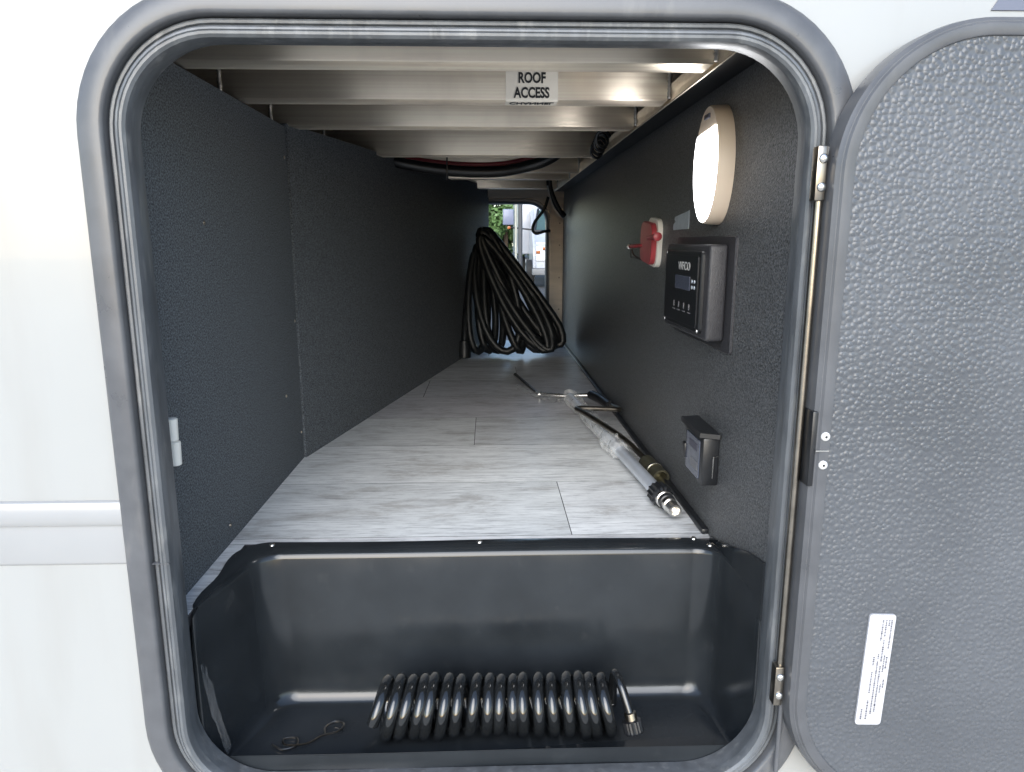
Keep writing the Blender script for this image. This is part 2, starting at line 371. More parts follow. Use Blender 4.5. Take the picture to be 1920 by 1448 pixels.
bm = bmesh.new()
p0, p1 = Vector((-0.400, 0.706, 0)), Vector((0.004, 2.585, 0)); dn = (p1 - p0).normalized(); nn = Vector((-dn.y, dn.x, 0)) * 0.02
q = [p0, p1, p1 + nn, p0 + nn]
va = [bm.verts.new((p.x, p.y, -0.002)) for p in q]; vb = [bm.verts.new((p.x, p.y, ZT + 0.004 + 0.02*(p.y-0.7)/1.9)) for p in q]
bm.faces.new(va[::-1]); bm.faces.new(vb)
for i in range(4): bm.faces.new((va[i], va[(i+1) % 4], vb[(i+1) % 4], vb[i]))
lr = fin(bm, 'wall_left_rear', 'liner'); tag(lr, kind='structure')
rw = box('wall_right', XR, XR + 0.02, 0.028, FARY - 0.002, -0.30, ZT + 0.002, 'liner_gloss'); tag(rw, kind='structure')
put(box('corner_trim', XR - 0.012, XR, 0.26, FARY - 0.01, 0.0002, 0.010, 'black', bev=0.003), rw)
# ledge on top of the right wall
lg = box('ledge', 0.3075, XR + 0.02, 0.03, FARY - 0.003, ZT + 0.003, ZT + 0.008, 'black'); tag(lg, kind='structure')
ra = empty('side_rail', (0.305, 1.3, ZT), 'long bright aluminium angle edging running along the top of the right wall', 'rail')
bm = bmesh.new(); add_box(bm, 0.3035, 0.3072, 0.03, FARY - 0.003, ZT - 0.001, ZT + 0.028, 0.0008, 1)
put(fin(bm, 'upright_flange', 'alu'), ra)
cd = box('ceiling', XL - 0.2, XR + 0.2, 0.03, FARY - 0.003, ZT + 0.082, ZT + 0.10, 'deck'); tag(cd, kind='structure')
cr_ = box('ceiling_edge', XR + 0.2, XR + 0.22, 0.03, FARY - 0.003, ZT - 0.02, ZT + 0.10, 'deck'); tag(cr_, kind='structure')
cl_ = box('ceiling_edge', XL - 0.22, XL - 0.2, 0.03, FARY - 0.003, -0.02, ZT + 0.10, 'deck'); tag(cl_, kind='structure')
# liner screws
for i, (y, z) in enumerate(((0.690, 0.627), (0.252, 0.488), (0.257, 0.028), (0.695, 0.30), (0.60, 0.16), (0.695, 0.06))):
    lathe('screw', (XL, y, z), (1, 0, 0), [(0, 0.0034), (0.001, 0.0032), (0.0018, 0.002), (0.002, 0.0001)], 'darksteel', lw, 10)

# ceiling cross beams
BE = [(0.189, 'cross beam of bare aluminium tube just behind the hatch opening'), (0.436, 'cross beam of bare aluminium tube carrying the printed roof access notice'),
      (0.711, 'cross beam of bare aluminium tube directly behind the beam with the notice'), (1.19, 'cross beam of aluminium tube with black hose sagging behind it'),
      (1.63, 'cross beam of aluminium tube hidden partly by the sagging black hose'), (1.90, 'aluminium cross beam nearest before the far wall header'), (2.36, 'short aluminium cross beam above the black hanging cable')]
for k, (y, lab) in enumerate(BE):
    b_ = empty('cross_beam', (0, y, ZT), lab, 'beam', 'aluminium ceiling cross beams')
    xl, xr = -0.431, 0.300
    dep = 0.050
    tb_ = box('tube', xl, xr, y, y + dep, ZT + 0.0002, ZT + 0.074, 'alu', b_, 0.003, 2)
    box('end_plate', xl - 0.16, xl - 0.003, y + 0.003, y + dep - 0.004, ZT + 0.002, ZT + 0.074, 'alu', b_, 0.001, 1)
    box('end_plate', xr + 0.009, xr + 0.16, y + 0.003, y + dep - 0.004, ZT + 0.010, ZT + 0.074, 'alu', b_, 0.001, 1)
    for xw in (xl - 0.0015, xr + 0.0015):
        bm = bmesh.new()
        pts = [(xw + random.uniform(-.0006, .0006), y + 0.0005, ZT + 0.004 + 0.066 * i / 22) for i in range(23)]
        add_tube(bm, pts, 0.003, 8, rad=lambda i, n: 0.0030 + 0.0011 * (i % 2) + random.uniform(-.0003, .0003))
        put(fin(bm, 'weld_bead', 'weld', None, 60), tb_)
# far header board
hd = box('header', -0.10, XR + 0.15, FARY - 0.03, FARY - 0.003, 0.665, ZT + 0.08, 'wood'); tag(hd, kind='structure')
# pale corner post by the far wall
cp = box('corner_post', 0.290, XR - 0.0005, FARY - 0.018, FARY - 0.001, 0.001, 0.664, 'wood'); tag(cp, kind='structure')
for z in (0.15, 0.30, 0.45, 0.55): lathe('screw', (0.335, FARY - 0.018, z), (0, -1, 0), [(0, 0.004), (0.0015, 0.003), (0.002, 0.0005)], 'darksteel', cp, 8)
ff = ring('far_hatch_frame', fopen, [(0.016, -0.004), (0.014, -0.012), (0.002, -0.012), (-0.006, -0.006), (-0.008, 0.03), (-0.004, 0.045), (0.04, 0.045), (0.046, 0.036)], 'frame', y=FARY)
tag(ff, 'black hatch frame of the far opening with its rounded corner', 'frame')

# ------------------------------------------------------------------ near hatch frame
hf = empty('hatch_frame', (0, 0, OZ0), 'black hatch frame with ridged rubber seal around the near opening', 'frame')
ring('flange', opening, [(0.0215, 0.002), (0.0228, -0.010), (0.0242, -0.0135), (0.027, -0.0145), (0.036, -0.0142), (0.045, -0.0128), (0.0505, -0.0098), (0.0535, -0.005), (0.0545, -0.0004)], 'frame', hf)
ring('seal', opening, [(0.0212, 0.0), (0.0205, -0.0045), (0.0185, -0.0062), (0.0160, -0.0058), (0.0146, -0.0030), (0.0138, -0.0032), (0.0128, -0.0085), (0.0105, -0.0118),
                       (0.0085, -0.0122), (0.0076, -0.0112), (0.0066, -0.0124), (0.0040, -0.0122), (0.0012, -0.0095), (0.0002, -0.005), (0.0, 0.002)], 'rubber', hf, 28)
ring('jamb', opening, [(0.0003, 0.0005), (0.0008, 0.012), (0.004, 0.030), (0.030, 0.031)], 'rubber', hf, 40)
# tiny debris and a splice line on the seal
box('seal_splice', OX0 - 0.020, OX0 - 0.0005, -0.0128, -0.004, 0.0905, 0.0914, 'frame', hf)

# ------------------------------------------------------------------ hatch door, folded open against the side wall
hd_ = empty('hatch_door', (0.36, -0.035, -0.235), 'open hatch door with pebbled dark grey inner skin and rounded metal rim', 'door')
DX0, DX1, DZ0, DZ1, DR = 0.379, 1.095, -0.214, 0.6655, 0.135
dl = rrect(DX0, DX1, DZ0, DZ1, DR, 20)
ring('rim', dl, [(-0.002, -0.0455), (-0.0005, -0.0495), (0.0015, -0.0505), (0.0105, -0.0500), (0.0125, -0.0475), (0.0135, -0.0475), (0.0150, -0.0460), (0.0175, -0.0440), (0.0190, -0.036), (0.0190, -0.020), (0.014, -0.0165), (-0.01, -0.0165)], 'frame', hd_, 30)
bm = bmesh.new()
vs = [bm.verts.new((x - nx*0.0005, -0.0475, z - nz*0.0005)) for x, z, nx, nz in dl]; bm.faces.new(vs)
v2 = [bm.verts.new((x - nx*0.0005, -0.018, z - nz*0.0005)) for x, z, nx, nz in dl]; bm.faces.new(v2[::-1])
for i in range(len(vs)): bm.faces.new((vs[i], v2[i], v2[(i+1) % len(vs)], vs[(i+1) % len(vs)]))
put(fin(bm, 'inner_skin', 'pebble', None, 30), hd_)
for z in (0.249, 0.216):
    lathe('rivet', (0.3735, -0.0502, z), (0, -1, 0), [(0, 0.0052), (0.001, 0.005), (0.0022, 0.0036), (0.0026, 0.0016), (0.0014, 0.0012)], 'whiteink', hd_, 16)
    lathe('rivet_core', (0.3735, -0.0520, z), (0, -1, 0), [(0, 0.0014), (0.0012, 0.0012), (0.0014, 0.0004)], 'ink', hd_, 10)
box('rim_joint', 0.3635, 0.3785, -0.0512, -0.0495, 0.2318, 0.2332, 'steel', hd_)
# printed label on the door
st = empty('printed_label', (0.46, -0.0475, -0.11), 'white rounded paper label with small print stuck on the pebbled door skin', 'label')
ang = R(1.8)
sl_ = rrect(-0.0158, 0.0158, -0.073, 0.073, 0.004, 6)
cxs, czs = 0.4600, -0.0415
def rot(x, z): return (cxs + x*math.cos(ang) + z*math.sin(ang)*1.0, czs - x*math.sin(ang) + z*math.cos(ang))
bm = bmesh.new()
fa = [bm.verts.new((rot(x, z)[0], -0.0500, rot(x, z)[1])) for x, z, _, _ in sl_]; fb = [bm.verts.new((rot(x, z)[0], -0.0470, rot(x, z)[1])) for x, z, _, _ in sl_]
bm.faces.new(fa); bm.faces.new(fb[::-1])
for i in range(len(fa)): bm.faces.new((fa[i], fb[i], fb[(i+1) % len(fa)], fa[(i+1) % len(fa)]))
put(fin(bm, 'paper', 'paper', None, 30), st)
bm = bmesh.new(); rnd = random.Random(3)
for row, (xx, segs) in enumerate(((0.0115, ((0.066, 0.030), (0.018, 0.004), (-0.012, -0.022))), (0.0085, ((0.066, 0.058), (0.020, -0.002), (-0.018, -0.03))), (0.0050, ((0.066, 0.045), (0.040, 0.012), (0.006, -0.045), (-0.046, -0.056))),
                                  (0.0010, ((0.066, 0.040), (0.022, 0.016), (0.012, -0.050), (-0.052, -0.058))), (-0.0040, ((0.018, 0.006), (-0.002, -0.030), (-0.040, -0.064))), (-0.0100, ((-0.052, -0.066),)))):
    for za, zb in segs:
        z = za
        while z > zb:
            ln = rnd.uniform(0.0008, 0.0020); h = rnd.uniform(0.0014, 0.0023)
            c = [rot(xx - h/2, z), rot(xx + h/2, z), rot(xx + h/2, z - ln), rot(xx - h/2, z - ln)]
            bm.faces.new([bm.verts.new((p[0], -0.0502, p[1])) for p in c]); z -= ln + rnd.uniform(0.0006, 0.0011)
o_ = put(fin(bm, 'small_print', 'greyink', None, None), st)

# hinge: long rod and two brackets
hg = empty('hinge', (0.354, -0.024, -0.09), 'long polished hinge rod with riveted end brackets between frame and door', 'hinge')
tube('rod', [(0.3545, -0.026, -0.085), (0.3545, -0.026, 0.505)], 0.0042, 'darksteel', hg, 14)
tube('backing_bead', [(0.3620, -0.022, -0.20), (0.3620, -0.022, 0.56)], 0.003, 'frame', hg, 10)
for z0, z1 in ((0.504, 0.560), (-0.098, -0.046)):
    br = box('bracket', 0.3465, 0.3575, -0.034, -0.020, z0, z1, 'darksteel', hg, 0.0015)
    for zz in (z0 + 0.014, z1 - 0.013):
        s_ = lathe('rivet', (0.3530, -0.034, zz), (0, -1, 0), [(0, 0.0052), (0.001, 0.005), (0.0026, 0.0036), (0.0032, 0.001)], 'steel', None, 14)
        put(s_, br)
box('clip', 0.3585, 0.3650, -0.048, -0.024, 0.190, 0.277, 'black', hg, 0.0015)

# ------------------------------------------------------------------ black storage tub sunk at the front
tb = empty('storage_tub', (0, 0.12, -0.236), 'glossy black moulded plastic tub sunk into the floor behind the opening', 'tub')
def tubloop(x0, x1, y0, y1, r, z, nside=10, n=8):
    pts = []
    fr = min(r, 0.003)
    cs = ((x1-fr, y0+fr, -90, fr), (x1-r, y1-r, 0, r), (x0+r, y1-r, 90, r), (x0+fr, y0+fr, 180, fr))
    for k, (cx, cy, a0, r) in enumerate(cs):
        for i in range(n + 1):
            a = R(a0 + 90*i/n); pts.append((cx + r*math.cos(a), cy + r*math.sin(a)))
        nx, ny, na, nr_ = cs[(k+1) % 4]
        pa = pts[-1]; pb = (nx + nr_*math.cos(R(na)), ny + nr_*math.sin(R(na)))
        for i in range(1, nside): pts.append((pa[0] + (pb[0]-pa[0])*i/nside, pa[1] + (pb[1]-pa[1])*i/nside))
    out = []
    for x, y in pts:
        t = min(1, max(0, (y - 0.0312) / 0.004)); t = t*t*(3-2*t)
        zz = z if z < -0.228 else -0.228 + (z + 0.228) * t
        out.append((x, y, zz))
    return out
def wob(x, y, z, a):
    f = min(1, max(0, (0.195 - y)/0.165))
    if x < -0.25: x -= f*(0.3835 + x)*0.86
    if x > 0.25: x += f*(0.3505 - x)*0.80
    return (x + a*math.sin(y*60), y + a*math.sin(x*13 + 0.6), z)
bm = bmesh.new()
spec = [(-0.384, 0.3505, 0.031, 0.246, 0.045, -0.001), (-0.383, 0.3503, 0.031, 0.245, 0.045, 0.0035), (-0.379, 0.3500, 0.0312, 0.241, 0.044, 0.0045), (-0.352, 0.3470, 0.0315, 0.207, 0.040, 0.0040),
        (-0.3475, 0.3460, 0.0318, 0.2035, 0.038, 0.0015), (-0.3445, 0.3450, 0.032, 0.2015, 0.036, -0.005), (-0.341, 0.344, 0.032, 0.1995, 0.036, -0.06), (-0.335, 0.341, 0.0325, 0.196, 0.036, -0.13),
        (-0.330, 0.338, 0.034, 0.193, 0.036, -0.205), (-0.326, 0.335, 0.036, 0.190, 0.034, -0.221), (-0.319, 0.328, 0.040, 0.184, 0.034, -0.232), (-0.307, 0.316, 0.046, 0.175, 0.030, -0.236)]
loops = []
for k, (a, b, c, d, r, z) in enumerate(spec):
    amp = 0.0022 if k < 3 else 0.0006
    loops.append([bm.verts.new(wob(*p, amp)) for p in tubloop(a, b, c, d, r, z)])
for A, B in zip(loops, loops[1:]):
    for i in range(len(A)): bm.faces.new((A[i], A[(i+1) % len(A)], B[(i+1) % len(A)], B[i]))
bm.faces.new(loops[-1])
put(fin(bm, 'basin', 'tub', None, 60), tb)
# right hand upstand of the tub against the wall
bm = bmesh.new()
pr = [(0.030, -0.02), (0.246, -0.02), (0.246, 0.004), (0.215, 0.012), (0.150, 0.030), (0.085, 0.050), (0.030, 0.060)]
A = [bm.verts.new((XR - 0.0035, y, z)) for y, z in pr]; B = [bm.verts.new((XR - 0.0003, y, z)) for y, z in pr]
bm.faces.new(A); bm.faces.new(B[::-1])
for i in range(len(A)): bm.faces.new((A[i], B[i], B[(i+1) % len(A)], A[(i+1) % len(A)]))
put(fin(bm, 'upstand', 'tub', None, 30), tb)
for x, y in ((-0.335, 0.2330), (-0.016, 0.2340), (0.320, 0.2360), (0.338, 0.210)):
    lathe('screw', (x, y, 0.0042), (0, 0, 1), [(0, 0.0048), (0.0015, 0.0045), (0.0028, 0.003), (0.003, 0.0008)], 'steel', tb, 12)

# coiled hose lying in the tub
ch = empty('coil_hose', (0.0, 0.106, -0.236), 'black glossy recoil hose coiled tight and lying in the black tub', 'hose')
turns, r0 = 17.6, 0.0360
pts = []; rnd = random.Random(5); xa, xb = -0.163, 0.176
N = int(turns * 28)
for i in range(N + 1):
    t = i / N; a = 2*math.pi*turns*t
    lean = 0.020 * (t - 0.42) * math.sin(a)
    rr = r0 + 0.0015*math.sin(t*9) + 0.0010*math.sin(t*31)
    pts.append((xa + (xb-xa)*t - lean + 0.0030*math.sin(t*17) + 0.0016*math.sin(t*47), 0.106 - rr*math.cos(a)*1.0 + 0.003*math.sin(t*4), -0.236 + r0 + 0.0105 + rr*math.sin(a)))
last = Vector(pts[-1])
tail = [last, (0.179, 0.122, -0.153), (0.184, 0.100, -0.155), (0.190, 0.087, -0.172), (0.1955, 0.078, -0.190)]
tp = catmull(tail, 6)
tube('hose', pts, 0.0083, 'coilhose', ch, 12)
tube('tail', tp, 0.0062, 'coilhose', ch, 10)
ax = Vector((0.005, -0.007, -0.022))
lathe('ferrule', (0.1945, 0.0795, -0.1850), ax, [(0, 0.007), (0.001, 0.0085), (0.011, 0.0085), (0.012, 0.0075)], 'darksteel', ch, 18)
lathe('coupling_nut', (0.1965, 0.0765, -0.1950), ax, [(0, 0.009), (0.001, 0.0135), (0.016, 0.0140), (0.0185, 0.013), (0.0185, 0.010), (0.010, 0.0095)], 'black', ch, 36, 0.07, smooth=20)

# thin looped wire and clear film scrap in the tub
wr = tube('wire_loop', catmull([(-0.3081, 0.0895, -0.2323), (-0.2907, 0.0799, -0.2328), (-0.2742, 0.0876, -0.2328), (-0.2781, 0.1031, -0.2323), (-0.2955, 0.1012, -0.2328), (-0.2868, 0.0847, -0.2293), (-0.2597, 0.0915, -0.2328), (-0.2422, 0.1070, -0.2323), (-0.2209, 0.1109, -0.2293), (-0.2151, 0.1264, -0.2293), (-0.2287, 0.1341, -0.2303), (-0.2413, 0.1244, -0.2318), (-0.2393, 0.1109, -0.2328)], 8), 0.0014, 'darksteel', None, 6)
tag(wr, 'thin dark wire bent into two small loops on the tub bottom', 'wire')
bm = bmesh.new(); rnd = random.Random(9); gv = []
for i in range(13):
    row = []
    for j in range(6):
        t = i / 12; s = j / 5
        row.append(bm.verts.new((-0.3745 + 0.022*t*t + 0.006*s*math.sin(t*3.1) + rnd.uniform(-.0012, .0012), 0.040 + 0.010*s + 0.006*t + rnd.uniform(-.0015, .0015), -0.075 - 0.135*t + rnd.uniform(-.002, .002))))
    gv.append(row)
for i in range(12):
    for j in range(5): bm.faces.new((gv[i][j], gv[i][j+1], gv[i+1][j+1], gv[i+1][j]))
g_ = bmesh.ops.extrude_face_region(bm, geom=list(bm.faces)); bmesh.ops.translate(bm, vec=(0.0004, 0.0004, 0), verts=[v for v in g_['geom'] if isinstance(v, bmesh.types.BMVert)])
fsn = fin(bm, 'film_scrap', 'scrap', None, 60); tag(fsn, 'crumpled scrap of clear plastic film standing at the edge of the tub', 'film')

# ------------------------------------------------------------------ fittings on the walls
# magnetic catch by the left edge of the opening
mc = empty('door_catch', (-0.398, 0.062, 0.186), 'small white plastic two piece catch on the black liner beside the rubber seal', 'catch')
for za, zb, dx in ((0.2185, 0.2475, 0.0), (0.187, 0.2180, 0.0012)):
    lathe('barrel', (-0.3945 + dx, 0.066, za), (0.03, 0, 1), [(0, 0.006), (0.001, 0.0075), (zb - za - 0.001, 0.0075), (zb - za, 0.006)], 'white', mc, 18)
box('base', -0.4048, -0.398, 0.056, 0.078, 0.190, 0.246, 'white', mc, 0.001)

# lamp on the right wall
lp = empty('compartment_lamp', (XR, 0.30, 0.487), 'glowing oval compartment lamp with thick tan bezel on the right wall', 'lamp')
def ovalx(name, cy, cz, ry, rz, xs, m, parent, seg=48):   # xs: (x, scale) from the wall outwards
    bm = bmesh.new(); Ls = []
    for x, s in xs: Ls.append([bm.verts.new((x, cy + ry*s*math.cos(2*math.pi*k/seg), cz + rz*s*math.sin(2*math.pi*k/seg))) for k in range(seg)])
    for A, B in zip(Ls, Ls[1:]):
        for k in range(seg): bm.faces.new((A[k], A[(k+1) % seg], B[(k+1) % seg], B[k]))
    bm.faces.new(Ls[-1]); bm.faces.new(Ls[0][::-1])
    return put(fin(bm, name, m, None, 40), parent)
LY, LZ, LRY, LRZ = 0.2985, 0.5735, 0.060, 0.0865
ovalx('bezel', LY, LZ, LRY, LRZ, [(XR - 0.0005, 1.0), (XR - 0.004, 1.0), (XR - 0.0225, 0.985), (XR - 0.0250, 0.965), (XR - 0.0250, 0.93)], 'bezel', lp)
def lens_loop(x, s, seg=56):
    out = []
    for k in range(seg):
        a = 2*math.pi*k/seg; y, z = LRY*0.955*s*math.cos(a), LRZ*0.955*s*math.sin(a)
        out.append((x, LY + y, LZ + min(z, 0.050*s - 0.06*y)))
    return out
bm = bmesh.new(); Ls = [[bm.verts.new(p) for p in lens_loop(x, s)] for x, s in ((XR - 0.0245, 1.0), (XR - 0.0262, 0.995), (XR - 0.0274, 0.95), (XR - 0.0280, 0.6))]
for A, B in zip(Ls, Ls[1:]):
    for k in range(len(A)): bm.faces.new((A[k], A[(k+1) % len(A)], B[(k+1) % len(A)], B[k]))
bm.faces.new(Ls[-1]); put(fin(bm, 'lens', 'lens', None, 40), lp)
box('switch', XR - 0.0275, XR - 0.0245, LY - 0.012, LY + 0.012, LZ + 0.0665, LZ + 0.0735, 'greyink', lp, 0.001)

# red pull lever
rl = empty('red_lever', (XR, 0.69, 0.418), 'red lever plate with white edge and two red side pins on the right wall', 'lever')
def stad(name, y0, y1, z0, z1, r, xa, xb, m, parent, tilt=0.0, bev=0.001):
    loop = rrect(y0, y1, z0, z1, r, 8); cy, cz = (y0+y1)/2, (z0+z1)/2; bm = bmesh.new()
    def tr(y, z): dy, dz = y-cy, z-cz; return (cy + dy*math.cos(tilt) - dz*math.sin(tilt), cz + dy*math.sin(tilt) + dz*math.cos(tilt))
    Ls = []
    for x, d in ((xa, 0), (xb + bev, 0), (xb, -bev)):
        Ls.append([bm.verts.new((x, *tr(y + ny*d, z + nz*d))) for y, z, ny, nz in loop])
    for A, B in zip(Ls, Ls[1:]):
        for k in range(len(A)): bm.faces.new((A[k], A[(k+1) % len(A)], B[(k+1) % len(A)], B[k]))
    bm.faces.new(Ls[-1]); bm.faces.new(Ls[0][::-1])
    return put(fin(bm, name, m, None, 40), parent)
stad('back_plate', 0.650, 0.748, 0.4125, 0.5105, 0.026, XR - 0.0003, XR - 0.010, 'white', rl, R(5))
stad('red_plate', 0.660, 0.770, 0.4185, 0.503, 0.024, XR - 0.0095, XR - 0.020, 'red', rl, R(5), 0.002)
tube('pin', [(XR - 0.018, 0.755, 0.455), (XR - 0.024, 0.800, 0.4535), (XR - 0.024, 0.862, 0.452)], 0.0042, 'red', rl, 10)
tube('pin', [(XR - 0.020, 0.690, 0.470), (XR - 0.026, 0.630, 0.4715), (XR - 0.026, 0.592, 0.472)], 0.0046, 'red', rl, 10)
lathe('knob', (XR - 0.024, 0.862, 0.452), (0, 1, 0), [(0, 0.004), (0.002, 0.0065), (0.007, 0.0065), (0.009, 0.004)], 'steel', rl, 12)
lathe('knob', (XR - 0.026, 0.592, 0.472), (0, -1, 0), [(0, 0.006), (0.003, 0.0085), (0.010, 0.0085), (0.012, 0.005)], 'red', rl, 12)
tube('wire', catmull([(XR - 0.022, 0.855, 0.450), (XR - 0.020, 0.830, 0.432), (XR - 0.012, 0.780, 0.425), (XR - 0.006, 0.740, 0.425)], 6), 0.0012, 'darksteel', rl, 6)
bl_ = rrect(0.75, 0.95, 0.424, 0.447, 0.008, 4)
tube('wire', [(XR - 0.004, y, z) for y, z, _, _ in bl_], 0.0014, 'black', rl, 6, closed=True)

# silver tag
tg = bmesh.new()
pv = [(0.566, 0.484), (0.461, 0.4845), (0.461, 0.516), (0.478, 0.514), (0.555, 0.508), (0.558, 0.503), (0.549, 0.499), (0.566, 0.494)]
A = [tg.verts.new((XR - 0.0012, y, z)) for y, z in pv]; B = [tg.verts.new((XR - 0.0002, y, z)) for y, z in pv]
tg.faces.new(A); tg.faces.new(B[::-1])
for i in range(len(A)): tg.faces.new((A[i], B[i], B[(i+1) % len(A)], A[(i+1) % len(A)]))
tgo = fin(tg, 'silver_tag', 'tag', None, 30); tag(tgo, 'small torn silver sticker on the black wall between red lever and lamp', 'sticker')

# converter control panel
cpn = empty('control_panel', (XR, 0.35, 0.312), 'black boxed control panel with small screen and white logo on the right wall', 'control panel')
stad('wall_flange', 0.205, 0.520, 0.300, 0.470, 0.006, XR - 0.0002, XR - 0.004, 'blackrough', cpn, 0, 0.0015)
bm = bmesh.new(); add_box(bm, XR - 0.032, XR - 0.0041, 0.232, 0.478, 0.316, 0.458, 0.005, 3); put(fin(bm, 'housing', 'blackrough', None, 40), cpn)
FX = XR - 0.032
stad('face_bezel', 0.250, 0.462, 0.326, 0.448, 0.008, FX - 0.0002, FX - 0.006, 'black', cpn, 0, 0.0015)
fp = stad('face_plate', 0.262, 0.450, 0.333, 0.441, 0.004, FX - 0.0061, FX - 0.0075, 'black', cpn, 0, 0.0006)
fx = FX - 0.0079
text('logo', 'WFCO', 0.0185, (fx, 0.336, 0.4235), (0, -1, 0), (0, 0, 1), 'whiteink', fp, 1.15, 0.0, space=1.12)
stad('screen', 0.300, 0.385, 0.387, 0.409, 0.001, FX - 0.0074, FX - 0.0085, 'screen', fp, 0, 0.0003)
for y in (0.288, 0.275):
    for z in (0.393, 0.402): lathe('button', (fx + 0.0005, y, z), (-1, 0, 0), [(0, 0.003), (0.001, 0.0027), (0.0014, 0.001)], 'tag', fp, 8)
for y in (0.390, 0.360, 0.330, 0.300):
    bm = bmesh.new(); add_box(bm, fx - 0.0002, fx + 0.0004, y - 0.007, y + 0.007, 0.352, 0.3535); add_box(bm, fx - 0.0002, fx + 0.0004, y - 0.002, y + 0.002, 0.357, 0.366)
    put(fin(bm, 'key_mark', 'greyink2'), fp)
for y, z in ((0.455, 0.445), (0.455, 0.329), (0.257, 0.329)): lathe('screw', (FX - 0.006, y, z), (-1, 0, 0), [(0, 0.003), (0.001, 0.0025), (0.0015, 0.0008)], 'steel', cpn, 8)

# small latch box low on the right wall
lb = empty('latch_box', (XR, 0.28, 0.085), 'small black latch box with shiny label low on the right wall', 'box')
box('housing', XR - 0.026, XR - 0.0002, 0.232, 0.330, 0.092, 0.168, 'black', lb, 0.003)
bm = bmesh.new()
pf = [(XR - 0.031, 0.345), (XR - 0.031, 0.236), (XR - 0.004, 0.224), (XR - 0.0003, 0.352)]
A = [bm.verts.new((x, y, 0.1685)) for x, y in pf]; B = [bm.verts.new((x + 0.001, y, 0.1755)) for x, y in pf]
bm.faces.new(A); bm.faces.new(B[::-1])
for i in range(4): bm.faces.new((A[i], A[(i+1) % 4], B[(i+1) % 4], B[i]))
put(fin(bm, 'cover_flap', 'black', None, 30), lb)
stad('window', 0.246, 0.318, 0.098, 0.160, 0.004, XR - 0.0262, XR - 0.0275, 'screen', lb, 0, 0.0005)
stad('label', 0.252, 0.290, 0.110, 0.124, 0.002, XR - 0.0276, XR - 0.0282, 'greyink2', lb, 0, 0.0002)
stad('label', 0.256, 0.300, 0.140, 0.152, 0.002, XR - 0.0276, XR - 0.0282, 'greyink', lb, 0, 0.0002)
box('clasp', XR - 0.030, XR - 0.012, 0.318, 0.334, 0.112, 0.136, 'black', lb, 0.001)
tube('bail', [(XR - 0.010, 0.2305, 0.105), (XR - 0.010, 0.2285, 0.140), (XR - 0.002, 0.2280, 0.141)], 0.001, 'steel', lb, 6)

# printed notice on the second beam
sg = empty('roof_access_sign', (0.073, 0.4358, ZT - 0.003), 'cream printed notice reading ROOF ACCESS stuck on an aluminium beam', 'sign')
bm = bmesh.new()
sp = [(0.435, ZT + 0.072), (0.435, ZT + 0.003), (0.4362, ZT - 0.0006), (0.4400, ZT - 0.0014), (0.470, ZT - 0.0016)]
A = [bm.verts.new((0.0305, y, z)) for y, z in sp]; B = [bm.verts.new((0.1165, y, z)) for y, z in sp]
for i in range(len(sp) - 1): bm.faces.new((A[i], B[i], B[i+1], A[i+1]))
sgp = put(fin(bm, 'paper', 'signpaper', None, 60, recalc=False), sg)
for body, zc in (('SATELLITE', 0.7480), ('ROOF', 0.7240), ('ACCESS', 0.7010)):
    text('lettering', body, 0.0225, (0.0735, 0.4345, zc), (1, 0, 0), (0, 0, 1), 'ink', sgp, 0.74, 0.0007)
text('lettering', 'CHANNEL', 0.0225, (0.0735, 0.4500, ZT - 0.0022), (1, 0, 0), (0, 1, 0), 'ink', sgp, 0.70, 0.0007)

# ------------------------------------------------------------------ things lying on the floor
pl = empty('telescopic_pole', (0.276, 0.75, 0.0), 'silver telescopic pole half wrapped in clear film with black knurled collar', 'pole')
a0, a1 = Vector((0.236, 1.21, 0.021)), Vector((0.303, 0.395, 0.021)); dirp = (a1 - a0).normalized()
tube('tube', [a0, a1], 0.0125, 'silverpole', pl, 18)
lathe('knurled_collar', a1 - dirp*0.012, dirp, [(0, 0.013), (0.002, 0.0205), (0.030, 0.0205), (0.034, 0.017), (0.036, 0.014)], 'black', pl, 28, 0.14, smooth=20)
lathe('metal_ring', a1 + dirp*0.024, dirp, [(0, 0.0135), (0.001, 0.0155), (0.008, 0.0155), (0.010, 0.013)], 'steel', pl, 22)
lathe('black_ring', a1 + dirp*0.034, dirp, [(0, 0.012), (0.002, 0.0145), (0.012, 0.0145), (0.014, 0.012)], 'black', pl, 22)
lathe('threaded_end', a1 + dirp*0.048, dirp, [(0, 0.0125), (0.012, 0.0125), (0.014, 0.0095)] + [(0.016 + 0.002*i, 0.0100 if i % 2 else 0.0112) for i in range(10)] + [(0.037, 0.0105), (0.037, 0.0075), (0.025, 0.0070)], 'steel', pl, 22)
rnd = random.Random(11)
def wrad(i, n):
    t = i / (n - 1); base = 0.0180 + 0.008*math.exp(-((t-0.9)/0.08)**2) + 0.004*math.exp(-((t-0.15)/0.1)**2) - 0.003*math.exp(-((t-0.35)/0.06)**2)
    vals = [max(0.0135, base * rnd.uniform(0.82, 1.20)) for _ in range(16)]
    return lambda k: vals[k]
wp = [a0 + (a1 - a0) * (-0.02 + 0.70*i/60) + Vector((0.003*math.sin(i*0.7), 0, 0.001)) for i in range(61)]
tube('film_wrap', wp, 0.018, 'film', pl, 16, rad=wrad, smooth=25)
